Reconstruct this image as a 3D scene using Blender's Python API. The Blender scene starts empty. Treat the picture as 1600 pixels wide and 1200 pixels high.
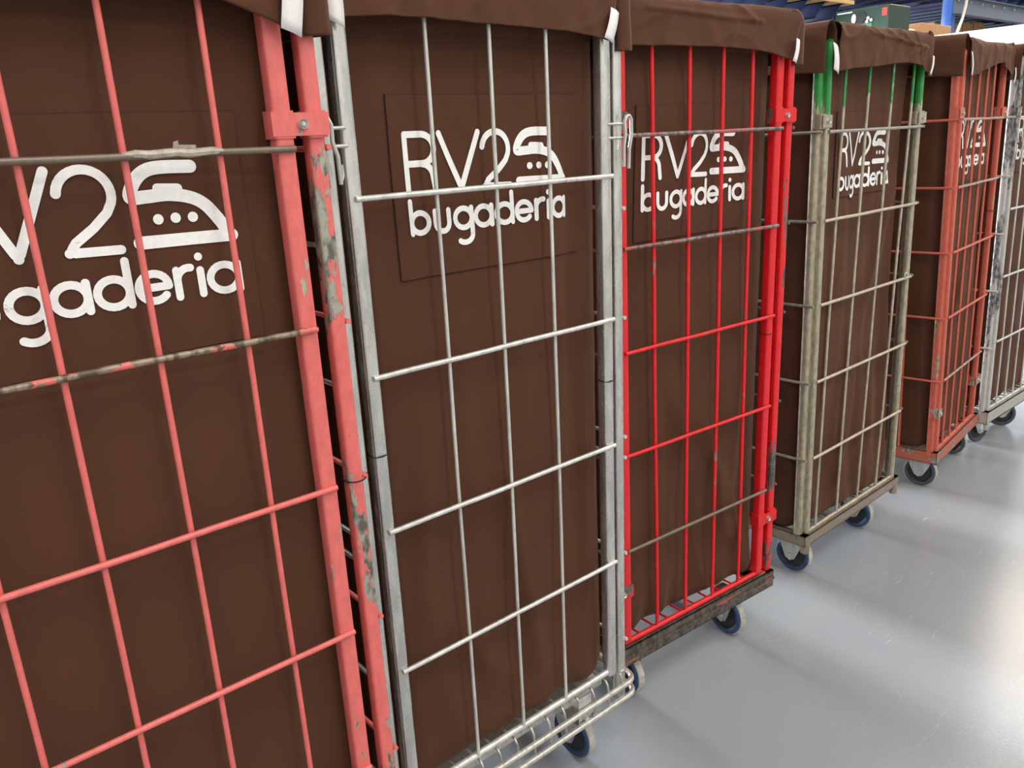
import bpy, math, random
from mathutils import Vector, Matrix, noise
PI = math.pi
random.seed(7)
S = bpy.context.scene
COL = S.collection

# ------------------------------------------------------------------ camera
# world frame: x runs along the row of roll cages, y goes back into the hall, z up
F_PX, PITCH, ROLL, CAM_H, HEAD = 1267.8, 0.28648, -0.052038, 1.76697, 0.7
def rz(v, a):
    return Vector((v[0]*math.cos(a)-v[1]*math.sin(a), v[0]*math.sin(a)+v[1]*math.cos(a), v[2]))
cam_d = bpy.data.cameras.new('camera'); cam = bpy.data.objects.new('camera', cam_d); COL.objects.link(cam)
cam_d.sensor_width = 36; cam_d.lens = F_PX/1600*36; cam_d.clip_start = .05; cam_d.clip_end = 200
fw = Vector((0, math.cos(PITCH), -math.sin(PITCH))); up = Vector((0, math.sin(PITCH), math.cos(PITCH))); rt = Vector((1, 0, 0))
cr, sr = math.cos(ROLL), math.sin(ROLL)
R2 = rz(rt*cr+up*sr, -HEAD); U2 = rz(-rt*sr+up*cr, -HEAD); F2 = rz(fw, -HEAD)
cam.matrix_world = Matrix(((R2.x, U2.x, -F2.x, 0), (R2.y, U2.y, -F2.y, 0), (R2.z, U2.z, -F2.z, CAM_H), (0, 0, 0, 1)))
S.camera = cam

# ------------------------------------------------------------------ light and exposure
S.view_settings.view_transform = 'Standard'; S.view_settings.look = 'None'
S.view_settings.gamma = 1; S.view_settings.use_curve_mapping = False
S.view_settings.exposure = 0.0
w = bpy.data.worlds.new('world'); S.world = w; w.use_nodes = True
w.node_tree.nodes['Background'].inputs[0].default_value = (.80, .88, 1, 1)
w.node_tree.nodes['Background'].inputs[1].default_value = 1.0
def area(name, loc, rot, sx, sy, power, color=(1, 1, 1), spread=PI):
    l = bpy.data.lights.new(name, 'AREA'); l.shape = 'RECTANGLE'; l.size = sx; l.size_y = sy
    l.energy = power; l.color = color; l.spread = spread
    o = bpy.data.objects.new(name, l); COL.objects.link(o); o.location = loc; o.rotation_euler = rot
    return o
CEIL = 6.0
DOOR = (1.7, 4.3, 3.6)                       # loading door in the back wall: x0, x1, height
area('door_daylight', (3.0, 11.85, 1.8), (-PI/2, 0, 0), 1.25, 3.5, 3700, (.93, .97, 1))
LAMPS = [(-2.5, -1.6), (1.5, -1.6), (5.5, -1.6), (9.5, -1.6), (13.5, -1.6),
         (-2.5, -5.0), (1.5, -5.0), (5.5, -5.0), (9.5, -5.0), (13.5, -5.0),
         (6.5, 3.2), (10.5, 3.2), (14.0, 7.5), (9.5, 7.5)]
PANEL = (14.0, 2.9)                          # large warm light panel over the aisle end
area('panel_light', (PANEL[0], PANEL[1], CEIL-.20), (0, 0, 0), 4.2, 2.2, 150, (1, .78, .50))
for i, (x, y) in enumerate(LAMPS):
    area('lamp_light', (x, y, CEIL-.36), (0, 0, 0), .34, 2.3, 70, (1, .97, .92))

# ------------------------------------------------------------------ material helpers
def nodes(name):
    m = bpy.data.materials.new(name); m.use_nodes = True
    nt = m.node_tree; b = nt.nodes['Principled BSDF']
    return m, nt, b
def N(nt, t, **kw):
    n = nt.nodes.new(t)
    for k, v in kw.items(): setattr(n, k, v)
    return n
def coord(nt, scale=(1, 1, 1), kind='Object'):
    tc = N(nt, 'ShaderNodeTexCoord'); mp = N(nt, 'ShaderNodeMapping'); mp.inputs['Scale'].default_value = scale
    nt.links.new(tc.outputs[kind], mp.inputs['Vector']); return mp.outputs['Vector']
def tex(nt, vec, scale, detail=4, rough=.55):
    n = N(nt, 'ShaderNodeTexNoise'); n.inputs['Scale'].default_value = scale; n.inputs['Detail'].default_value = detail
    n.inputs['Roughness'].default_value = rough; nt.links.new(vec, n.inputs['Vector']); return n.outputs['Fac']
def ramp(nt, fac, a, b, ca=(0, 0, 0, 1), cb=(1, 1, 1, 1)):
    r = N(nt, 'ShaderNodeValToRGB'); e = r.color_ramp.elements
    e[0].position = a; e[0].color = ca; e[1].position = b; e[1].color = cb
    nt.links.new(fac, r.inputs['Fac']); return r.outputs['Color']
def mix(nt, fac, a, b):
    n = N(nt, 'ShaderNodeMix', data_type='RGBA')
    if isinstance(fac, (int, float)): n.inputs[0].default_value = fac
    else: nt.links.new(fac, n.inputs[0])
    for s, v in ((6, a), (7, b)):
        if isinstance(v, tuple): n.inputs[s].default_value = (*v[:3], 1)
        else: nt.links.new(v, n.inputs[s])
    return n.outputs[2]
def bump(nt, b, h, strength, dist=.001):
    n = N(nt, 'ShaderNodeBump'); n.inputs['Strength'].default_value = strength; n.inputs['Distance'].default_value = dist
    nt.links.new(h, n.inputs['Height']); nt.links.new(n.outputs[0], b.inputs['Normal'])
def srgb(r, g, b):
    f = lambda c: (c/255/12.92) if c/255 <= .04045 else ((c/255+.055)/1.055)**2.4
    return (f(r), f(g), f(b))
MATS = {}
def plain(name, col, rough=.5, metal=0, var=.0, nscale=20, spec=.5):
    if name in MATS: return MATS[name]
    m, nt, b = nodes(name); v = coord(nt)
    if var:
        f = tex(nt, v, nscale); d = tuple(max(0, c*(1-var)) for c in col); l = tuple(min(1, c*(1+var)) for c in col)
        nt.links.new(mix(nt, ramp(nt, f, .3, .7), d, l), b.inputs['Base Color'])
    else: b.inputs['Base Color'].default_value = (*col, 1)
    b.inputs['Roughness'].default_value = rough; b.inputs['Metallic'].default_value = metal
    b.inputs['Specular IOR Level'].default_value = spec
    MATS[name] = m; return m
def steel(name, col=(.55, .56, .54), rough=.38, metal=.75, grime=.35, grimecol=(.16, .13, .10), thr=.56):
    """zinc plated or bare tube: streaky, spotted with dirt"""
    m, nt, b = nodes(name); v = coord(nt, (1, 1, .22))
    f = tex(nt, v, 45, 5, .6); g = tex(nt, coord(nt, (1, 1, .6)), 90, 3)
    c1 = mix(nt, ramp(nt, f, .35, .7), tuple(c*.82 for c in col), tuple(min(1, c*1.15) for c in col))
    dirt = ramp(nt, g, thr, thr+.14)
    mm = N(nt, 'ShaderNodeMath', operation='MULTIPLY'); nt.links.new(dirt, mm.inputs[0]); mm.inputs[1].default_value = grime
    nt.links.new(mix(nt, mm.outputs[0], c1, grimecol), b.inputs['Base Color'])
    b.inputs['Metallic'].default_value = metal
    nt.links.new(ramp(nt, f, .3, .8, (rough*.75,)*3+(1,), (min(1, rough*1.4),)*3+(1,)), b.inputs['Roughness'])
    bump(nt, b, g, .05, .0005); return m
def paint(name, col, chip=(.34, .33, .28), thr=.62, rough=.34, chip2=(.10, .09, .07), zs=.3, sc=26, zlo=None, zhi=None, xs=1):
    """worn lacquer: the coat is missing in patches and shows the steel; optional heavier wear between two heights"""
    m, nt, b = nodes(name); v = coord(nt, (xs, 1, zs))
    f = tex(nt, v, sc, 7, .62); g = tex(nt, coord(nt, (1, 1, .5)), 70, 4)
    fac = f
    if zlo is not None:
        sx = N(nt, 'ShaderNodeSeparateXYZ'); tc = N(nt, 'ShaderNodeTexCoord'); nt.links.new(tc.outputs['Object'], sx.inputs[0])
        mr = N(nt, 'ShaderNodeMapRange'); mr.inputs['From Min'].default_value = zlo; mr.inputs['From Max'].default_value = zhi
        mr.inputs['To Min'].default_value = 0; mr.inputs['To Max'].default_value = .6
        nt.links.new(sx.outputs['Z'], mr.inputs['Value'])
        ad = N(nt, 'ShaderNodeMath', operation='ADD'); nt.links.new(f, ad.inputs[0]); nt.links.new(mr.outputs[0], ad.inputs[1]); fac = ad.outputs[0]
    k = ramp(nt, fac, thr, thr+.012)
    chipc = mix(nt, ramp(nt, g, .42, .6), chip, chip2)
    coat = mix(nt, ramp(nt, g, .3, .75), tuple(c*.86 for c in col), tuple(min(1, c*1.1) for c in col))
    nt.links.new(mix(nt, k, coat, chipc), b.inputs['Base Color'])
    nt.links.new(ramp(nt, fac, thr, thr+.012, (rough,)*3+(1,), (.5, .5, .5, 1)), b.inputs['Roughness'])
    mm = N(nt, 'ShaderNodeMath', operation='MULTIPLY'); nt.links.new(k, mm.inputs[0]); mm.inputs[1].default_value = .5
    nt.links.new(mm.outputs[0], b.inputs['Metallic'])
    inv = N(nt, 'ShaderNodeInvert'); nt.links.new(k, inv.inputs[1]); bump(nt, b, inv.outputs[0], .35, .0006)
    return m
def cloth(name, col):
    m, nt, b = nodes(name); v = coord(nt)
    f = tex(nt, v, 3.5, 5); wv = tex(nt, v, 900, 2)
    nt.links.new(mix(nt, ramp(nt, f, .3, .7), tuple(c*.93 for c in col), tuple(c*1.07 for c in col)), b.inputs['Base Color'])
    b.inputs['Roughness'].default_value = .82; b.inputs['Specular IOR Level'].default_value = .2
    b.inputs['Sheen Weight'].default_value = .13; b.inputs['Sheen Roughness'].default_value = .4
    b.inputs['Sheen Tint'].default_value = (.9, .6, .42, 1)
    bump(nt, b, wv, .25, .0005); return m

CLOTH = cloth('brown_cloth', (.084, .0325, .0165))
SEAM = plain('shaded_seam_thread', (.03, .012, .008), .9)  # pocket stitching; dark colour stands in for shade in the sewn edge groove
PRINT = plain('white_print', (.90, .88, .85), .55, var=.05, nscale=120)
RIBBON = plain('white_ribbon', (.82, .80, .78), .7, var=.03, nscale=200)
BLACKP = plain('black_plastic', (.012, .012, .013), .45)
CLEARP = plain('pale_tape', (.42, .37, .30), .4, var=.3, nscale=90)
HUB = plain('black_rubber_hub', (.022, .024, .028), .55, var=.3, nscale=40)
BLUET = plain('blue_rubber', (.022, .055, .15), .5, var=.35, nscale=50)
GREYT = plain('dark_blue_grey_rubber', (.05, .065, .085), .55, var=.3, nscale=50)
TREAD = plain('pale_tread', (.42, .40, .36), .7, var=.25, nscale=60)
ZINC = steel('zinc_plate', (.62, .62, .58), .36, .7, .2)
SILVER = steel('galvanised_steel', (.68, .68, .64), .27, .85, .2, (.25, .22, .18), .6)
SILVERW = steel('galvanised_wire', (.72, .71, .66), .34, .5, .2)
PINK = srgb(224, 110, 104); RED = srgb(222, 28, 34); SALM = srgb(202, 98, 78)

# ------------------------------------------------------------------ mesh helpers
class MB:
    def __init__(s): s.v = []; s.f = []; s.sm = []
    def add(s, vs, fs, smooth=True):
        o = len(s.v); s.v += [tuple(v) for v in vs]; s.f += [tuple(i+o for i in f) for f in fs]; s.sm += [smooth]*len(fs)
    def ring_tube(s, rings, cap=True, closed=False, smooth=True):
        n = len(rings[0]); vs = [p for r in rings for p in r]; fs = []
        m = len(rings)
        for i in range(m if closed else m-1):
            j = (i+1) % m
            for k in range(n): fs.append((i*n+k, i*n+(k+1) % n, j*n+(k+1) % n, j*n+k))
        if cap and not closed: fs.append(tuple(range(n))[::-1]); fs.append(tuple(range((m-1)*n, m*n)))
        s.add(vs, fs, smooth)
    def tube(s, path, r, seg=10, closed=False, prof=None, upv=None):
        P = [Vector(p) for p in path]; m = len(P); rings = []; ref = Vector(upv) if upv else None
        for i, p in enumerate(P):
            a = P[(i-1) % m] if (i > 0 or closed) else P[i]; b = P[(i+1) % m] if (i < m-1 or closed) else P[i]
            d = (b-a).normalized()
            if ref is None:
                ref = Vector((0, -1, 0)) if abs(d.y) < .9 else Vector((0, 0, 1))
            x = (ref-d*ref.dot(d)).normalized(); ref2 = x; y = d.cross(x)
            if prof: rings.append([p+x*q[0]+y*q[1] for q in prof])
            else:
                rr = r[i] if isinstance(r, (list, tuple)) else r
                rings.append([p+x*math.cos(2*PI*k/seg)*rr+y*math.sin(2*PI*k/seg)*rr for k in range(seg)])
            if not upv: ref = ref2
        s.ring_tube(rings, closed=closed)
    def box(s, x0, x1, y0, y1, z0, z1, bev=0):
        if bev <= 0:
            v = [(x, y, z) for z in (z0, z1) for y in (y0, y1) for x in (x0, x1)]
            s.add(v, [(0, 2, 3, 1), (4, 5, 7, 6), (0, 1, 5, 4), (2, 6, 7, 3), (0, 4, 6, 2), (1, 3, 7, 5)], False); return
        b = bev
        def ring(z, i): return [(x0+i+b, y0+i, z), (x1-i-b, y0+i, z), (x1-i, y0+i+b, z), (x1-i, y1-i-b, z), (x1-i-b, y1-i, z), (x0+i+b, y1-i, z), (x0+i, y1-i-b, z), (x0+i, y0+i+b, z)]
        s.ring_tube([ring(z0, b*.7), ring(z0+b, 0), ring(z1-b, 0), ring(z1, b*.7)], smooth=False)
    def lathe(s, prof, seg=40, M=None, smooth=True):
        """prof: (axial x, radius); axis = x"""
        rings = []
        for k in range(seg):
            a = 2*PI*k/seg
            rings.append([Vector((px, pr*math.cos(a), pr*math.sin(a))) for px, pr in prof])
        if M: rings = [[M @ p for p in r] for r in rings]
        n = len(prof); vs = [p for r in rings for p in r]; fs = []
        for k in range(seg):
            j = (k+1) % seg
            for i in range(n-1): fs.append((k*n+i, k*n+i+1, j*n+i+1, j*n+i))
        s.add(vs, fs, smooth)
    def build(s, name, mat, parent=None, mod=None, sharp=.7, solid=0, loc=None):
        me = bpy.data.meshes.new(name); me.from_pydata(s.v, [], s.f); me.update()
        for p, q in zip(me.polygons, s.sm): p.use_smooth = q
        import bmesh
        bm = bmesh.new(); bm.from_mesh(me); bmesh.ops.recalc_face_normals(bm, faces=bm.faces)
        for e in bm.edges:
            if len(e.link_faces) == 2 and e.calc_face_angle(0) > sharp: e.smooth = False
        bm.to_mesh(me); bm.free()
        me.materials.append(mat)
        o = bpy.data.objects.new(name, me); COL.objects.link(o)
        if parent: o.parent = parent
        if loc: o.location = loc
        if solid:
            md = o.modifiers.new('thickness', 'SOLIDIFY'); md.thickness = solid; md.offset = 0
        return o
def rsq(h, r, n=3, w=None):
    """rounded rectangle profile, half sizes h (and w), corner radius r"""
    w = w or h; out = []
    for cx, cy, a0 in ((h-r, w-r, 0), (-h+r, w-r, PI/2), (-h+r, -w+r, PI), (h-r, -w+r, 3*PI/2)):
        for i in range(n+1):
            a = a0+PI/2*i/n; out.append((cx+r*math.cos(a), cy+r*math.sin(a)))
    return out
def tag(o, label=None, cat=None, group=None, kind=None):
    if label: o['label'] = label
    if cat: o['category'] = cat
    if group: o['group'] = group
    if kind: o['kind'] = kind
    return o
def empty(name, loc, rot=0):
    o = bpy.data.objects.new(name, None); COL.objects.link(o); o.location = loc; o.rotation_euler = (0, 0, rot)
    o.empty_display_size = .1; return o
def lerp(a, b, t): return a+(b-a)*t

# ------------------------------------------------------------------ hall
def floor_mat():
    m, nt, b = nodes('grey_resin_floor'); v = coord(nt)
    f = tex(nt, v, .9, 5); g = tex(nt, v, 9, 6, .6); h = tex(nt, v, 130, 2)
    base = mix(nt, ramp(nt, f, .35, .7), (.272, .287, .310), (.300, .312, .326))
    base = mix(nt, ramp(nt, g, .66, .85), base, (.34, .345, .35))
    # fine scratches: thin iso-lines of stretched noises
    scr = None
    for ang, sc, sx in ((.6, 2.2, 9), (2.1, 1.7, 7), (-.35, 2.9, 11)):
        tc = N(nt, 'ShaderNodeTexCoord'); mp = N(nt, 'ShaderNodeMapping'); mp.inputs['Rotation'].default_value = (0, 0, ang); mp.inputs['Scale'].default_value = (1, sx, 1)
        nt.links.new(tc.outputs['Object'], mp.inputs[0])
        q = tex(nt, mp.outputs[0], sc, 2)
        sb = N(nt, 'ShaderNodeMath', operation='SUBTRACT'); nt.links.new(q, sb.inputs[0]); sb.inputs[1].default_value = .63
        ab = N(nt, 'ShaderNodeMath', operation='ABSOLUTE'); nt.links.new(sb.outputs[0], ab.inputs[0])
        lt = N(nt, 'ShaderNodeMath', operation='LESS_THAN'); nt.links.new(ab.outputs[0], lt.inputs[0]); lt.inputs[1].default_value = .0016
        if scr is None: scr = lt.outputs[0]
        else:
            mx = N(nt, 'ShaderNodeMath', operation='MAXIMUM'); nt.links.new(scr, mx.inputs[0]); nt.links.new(lt.outputs[0], mx.inputs[1]); scr = mx.outputs[0]
    br = ramp(nt, tex(nt, v, 3.1, 3), .5, .62)
    mm = N(nt, 'ShaderNodeMath', operation='MULTIPLY'); nt.links.new(scr, mm.inputs[0]); nt.links.new(br, mm.inputs[1])
    m2 = N(nt, 'ShaderNodeMath', operation='MULTIPLY'); nt.links.new(mm.outputs[0], m2.inputs[0]); m2.inputs[1].default_value = .35
    nt.links.new(mix(nt, m2.outputs[0], base, (.66, .65, .62)), b.inputs['Base Color'])
    nt.links.new(ramp(nt, f, .3, .8, (.19, .19, .19, 1), (.25, .25, .25, 1)), b.inputs['Roughness'])
    bump(nt, b, h, .28, .0012)
    return m
XA, XB, YA, YB = -7.0, 19.0, -8.0, 12.0
mb = MB(); mb.box(XA-.2, XB+.2, YA-.2, YB+.2, -.15, 0); o = mb.build('floor', floor_mat()); tag(o, kind='structure')
WALLM = plain('white_wall_paint', (.56, .555, .54), .8, var=.04, nscale=2)
CEILM = plain('pale_ceiling', (.70, .69, .67), .85, var=.04, nscale=2)
mb = MB(); mb.box(XA-.2, XB+.2, YA-.2, YB+.2, CEIL, CEIL+.15); tag(mb.build('ceiling', CEILM), kind='structure')
mb = MB(); mb.box(XA-.2, XA, YA, YB, 0, CEIL); tag(mb.build('wall_left', WALLM), kind='structure')
mb = MB(); mb.box(XB, XB+.2, YA, YB, 0, CEIL); tag(mb.build('wall_right', WALLM), kind='structure')
mb = MB(); mb.box(XA-.2, XB+.2, YA-.2, YA, 0, CEIL); tag(mb.build('wall_front', WALLM), kind='structure')
mb = MB(); mb.box(XA-.2, DOOR[0], YB, YB+.2, 0, CEIL); mb.box(DOOR[1], XB+.2, YB, YB+.2, 0, CEIL); mb.box(DOOR[0], DOOR[1], YB, YB+.2, DOOR[2], CEIL)
tag(mb.build('wall_back', WALLM), kind='structure')

# ceiling lamps (housing and glowing diffuser, with the light just under them)
LE, lnt, lb = nodes('lamp_diffuser'); lb.inputs['Emission Color'].default_value = (1, .93, .82, 1); lb.inputs['Emission Strength'].default_value = 6
LH = plain('lamp_housing', (.6, .6, .6), .4)
for x, y in LAMPS:
    t = empty('ceiling_lamp', (x, y, CEIL-.3))
    mb = MB(); mb.box(-.2, .2, -1.2, 1.2, .02, .1, .01)
    for sx in (-.9, .9): mb.tube([(0, sx, .09), (0, sx, .3)], .006, 6)
    mb.build('housing', LH, t)
    mb = MB(); mb.box(-.17, .17, -1.15, 1.15, 0, .025); mb.build('diffuser', LE, t)
    tag(t, 'long rectangular high bay lamp hanging from the ceiling above the hall', 'lamp', 'high bay lamps on the ceiling')

t = empty('light_panel', (PANEL[0], PANEL[1], CEIL-.15))
mb = MB(); mb.box(-2.2, 2.2, -1.2, 1.2, .02, .12, .01); mb.build('housing', LH, t)
mb = MB(); mb.box(-2.1, 2.1, -1.1, 1.1, 0, .03); mb.build('diffuser', LE, t)
tag(t, 'large warm square light panel under the ceiling beyond the last roll cage', 'lamp')

# ------------------------------------------------------------------ background: mezzanine, racking, cartons, white panels
BLUE = plain('blue_rack_paint', srgb(38, 84, 158), .4, var=.1, nscale=6)
DBLUE = plain('dark_blue_steel', srgb(30, 46, 88), .4, var=.12, nscale=5)
GBLUE = plain('grey_blue_steel', srgb(84, 98, 118), .4, var=.12, nscale=5)
WOOD = plain('chipboard_deck', (.55, .36, .16), .7, var=.12, nscale=14)
BOLTM = plain('bright_bolt', (.75, .75, .73), .3, .6)
def mezz(x0, x1, y0, y1, zt, step, jh, matj, name, label, beams, posts, off=0):
    t = empty(name, (x0, y0, zt))
    mb = MB(); mb.box(0, x1-x0, .0, y1-y0, -.035, 0); mb.build('deck', WOOD, t)
    x = off
    while x < x1-x0-.05:
        mb = MB()       # C section joist running back, its open end cut at a slant
        y = .02
        mb.add([(x, y, -.04), (x, y1-y0, -.04), (x, y1-y0, -.04-jh), (x, y+.10, -.04-jh)]+[(x+.006, y, -.04), (x+.006, y1-y0, -.04), (x+.006, y1-y0, -.04-jh), (x+.006, y+.10, -.04-jh)],
               [(0, 1, 2, 3), (7, 6, 5, 4), (0, 4, 5, 1), (3, 2, 6, 7), (0, 3, 7, 4), (1, 5, 6, 2)], False)
        mb.box(x, x+.06, y, y1-y0, -.046, -.04); mb.box(x, x+.06, y+.10, y1-y0, -.04-jh, -.034-jh)
        mb.build('joist', matj, t); x += step
    for (bx0, bx1, by, bz0, bz1, bm) in beams:
        mb = MB(); w2 = .05
        mb.box(bx0-x0, bx1-x0, by-y0-.004, by-y0+.004, bz0-zt, bz1-zt)
        mb.box(bx0-x0, bx1-x0, by-y0-w2, by-y0+w2, bz1-zt-.008, bz1-zt); mb.box(bx0-x0, bx1-x0, by-y0-w2, by-y0+w2, bz0-zt, bz0-zt+.008)
        b = mb.build('beam', bm, t)
        xx = bx0+.1
        while xx < min(bx1-.1, 14.5) and bm is not DBLUE:
            mb = MB(); mb.lathe([(-.0, 0), (-.0, .011), (.014, .011), (.014, 0)], 8, Matrix.Translation((xx-x0, by-y0-.01, bz1-zt-.05)) @ Matrix.Rotation(-PI/2, 4, 'Z'))
            mb.build('bolt', BOLTM, b); xx += .36
    for (px, py, z1) in posts:
        mb = MB(); mb.tube([(px-x0, py-y0, -zt), (px-x0, py-y0, z1-zt)], 1, prof=rsq(.06, .008, 2, .06), upv=(0, -1, 0))
        mb.box(px-x0-.1, px-x0+.1, py-y0-.1, py-y0+.1, -zt, -zt+.012)
        mb.build('post', BLUE, t)
    return tag(t, label, 'mezzanine')
mezz(3.5, 8.62, 4.5, 9.0, 3.0, .32, .13, DBLUE, 'mezzanine', 'blue steel mezzanine with yellow chipboard deck behind the red roll cage, left of the two',
     [(3.5, 8.55, 4.9, 2.62, 2.82, DBLUE)], [(4.4, 6.9, 2.62), (8.45, 7.3, 2.82)], .1)
mezz(9.2, 17.5, 4.5, 9.0, 3.42, .36, .16, DBLUE, 'mezzanine', 'grey blue beamed mezzanine on a bright blue post, right of the two',
     [(11.0, 17.5, 4.5, 3.01, 3.21, GBLUE), (9.2, 10.85, 5.6, 3.0, 3.16, DBLUE), (9.2, 10.85, 6.4, 3.0, 3.16, DBLUE), (9.2, 10.85, 7.3, 3.0, 3.16, DBLUE)],
     [(11.04, 4.56, 3.24), (16.9, 4.56, 3.24)], .1)
def cable():
    mb = MB(); p = [(11.14, 4.44, 3.38), (11.15, 4.40, 3.3), (11.14, 4.41, 3.1), (11.10, 4.42, 2.95), (11.02, 4.43, 2.8), (10.98, 4.46, 2.5), (10.98, 4.46, 1.2)]
    q = []
    for i in range(len(p)-1):
        for k in range(4):
            q.append(tuple(lerp(p[i][j], p[i+1][j], k/4) for j in range(3)))
    mb.tube(q, .018, 8, upv=(1, 0, 0)); o = mb.build('cable', plain('cream_cable', (.66, .62, .50), .5)); tag(o, 'cream cable hanging down in front of the bright blue post', 'cable')
cable()

# pallet rack shelf behind the row
def rack(x0, x1, y0, y1, z, label):
    t = empty('pallet_rack', (x0, y0, 0))
    for px in (0, x1-x0):
        for py in (0, y1-y0):
            mb = MB(); mb.tube([(px, py, 0), (px, py, z+.02)], 1, prof=rsq(.045, .006, 2), upv=(0, -1, 0)); mb.box(px-.07, px+.07, py-.07, py+.07, 0, .01); mb.build('post', BLUE, t)
    for py in (0, y1-y0):
        mb = MB(); mb.box(0, x1-x0, py-.022, py+.022, z-.12, z, .004); mb.build('beam', plain('orange_beam', (.65, .18, .03), .45), t)
    mb = MB(); mb.box(-.02, x1-x0+.02, -.02, y1-y0+.02, z, z+.03); mb.build('shelf_board', WOOD, t)
    return tag(t, label, 'rack')
rack(7.9, 10.7, 3.75, 4.42, 2.25, 'pallet rack behind the bare metal roll cage, carrying the green compressor carton')
rack(12.5, 17.0, 5.3, 6.3, 2.60, 'pallet rack full of brown cartons behind the white panelling')
CARD = plain('brown_cardboard', (.46, .25, .12), .8, var=.1, nscale=8)
CARD2 = plain('light_cardboard', (.60, .42, .26), .8, var=.1, nscale=8)
TAPE = plain('packing_tape', (.45, .30, .17), .35)
def carton(x0, y0, z0, sx, sy, sz, label, mat=CARD, group=None, rot=0):
    t = empty('cardboard_box', (x0, y0, z0), rot)
    mb = MB(); mb.box(0, sx, 0, sy, 0, sz, .006); mb.build('box_body', mat, t)
    mb = MB(); mb.box(sx/2-.025, sx/2+.025, -.002, sy+.002, sz-.07, sz+.002); mb.build('tape', TAPE, t)
    tag(t, label, 'box', group); return t
carton(8.97, 3.96, 2.28, .72, .40, .46, 'brown cardboard box on the rack left of the bright blue post')
mb = MB()
for i in range(5):
    mb.box(.01*(i%2), .44+.01*(i%2), 0, .38, i*.079, i*.079+.08, .03)
o = mb.build('sack_stack', plain('cream_sack', (.66, .57, .42), .75, var=.12, nscale=12), loc=(8.47, 3.96, 2.28)); tag(o, 'flat stack of cream sacks between the green carton and brown box', 'sacks')
random.seed(3)
x = 12.6; i = 0
labs = ['brown cardboard box at the left end of the rack behind the white panelling', 'pale cardboard box second from the left behind the white panelling', 'tall brown box third from the left behind the white panelling',
        'brown box fourth from the left behind the white panelling', 'pale box fifth from the left behind the white panelling', 'brown box sixth from the left behind the white panelling', 'brown box seventh from the left behind the white panelling',
        'pale box eighth from the left behind the white panelling']
while x < 16.4 and i < 8:
    sx = random.uniform(.35, .55); carton(x, 5.38, 2.63, sx, .5, random.uniform(.40, .56), labs[i], CARD2 if i in (1, 4, 7) else CARD); x += sx+random.uniform(.03, .12); i += 1

# green carton with a printed air compressor
t = empty('compressor_carton', (8.0, 3.83, 2.28))
GC = plain('dark_green_print', srgb(28, 58, 46), .45, var=.12, nscale=9)
mb = MB(); mb.box(0, .42, 0, .53, 0, .555, .006); mb.build('box_body', GC, t)
mb = MB(); x = -.003
def quad(mb, x, y0, y1, z0, z1): mb.box(x-.001, x+.001, min(y0, y1), max(y0, y1), z0, z1)
quad(mb, x, .36, .51, .527, .538)
mb.build('white_caption', PRINT, t)
mb = MB(); quad(mb, x, .02, .07, .46, .53); mb.build('red_mark', plain('red_ink', (.55, .05, .04), .5), t)
mb = MB(); quad(mb, x, .46, .51, .36, .45); mb.build('red_mark', plain('red_ink', (.55, .05, .04), .5), t)
mb = MB(); quad(mb, x, .16, .38, .33, .415); mb.build('printed_tank', plain('green_ink', srgb(70, 120, 96), .5), t)
mb = MB(); mb.lathe([(-.004, 0), (-.004, .05), (.0, .05)], 16, Matrix.Translation((x, .27, .475))); mb.build('printed_motor', plain('black_ink', (.01, .012, .012), .5), t)
mb = MB(); mb.lathe([(-.005, 0), (-.005, .022), (.0, .022)], 14, Matrix.Translation((x, .34, .47)) @ Matrix.Diagonal((1, 1, 1.9, 1))); mb.build('printed_highlight', PRINT, t)
for dy, dz in ((.20, .46), (.17, .44), (.21, .43)): mb = MB(); mb.lathe([(-.005, 0), (-.005, .014), (.0, .014)], 10, Matrix.Translation((x, dy, dz))); mb.build('printed_highlight', PRINT, t)
tag(t, 'dark green carton printed with an air compressor above the bare metal roll cage', 'box')

# white panelling across the hall, grooved horizontally
def panel_mat():
    m, nt, b = nodes('white_panel'); b.inputs['Base Color'].default_value = (.72, .74, .76, 1); b.inputs['Roughness'].default_value = .35; return m
mb = MB(); n = 34; H = 2.515; ph = H/n
for i in range(n):
    mb.box(8.0, 8.06, .6, 3.45, i*ph+.004, (i+1)*ph-.004, .004)
mb.box(8.012, 8.05, .6, 3.45, 0, H-.01)
o = mb.build('white_partition', panel_mat()); tag(o, 'white panelled partition with horizontal grooves standing behind the last roll cages', 'partition')

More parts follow.
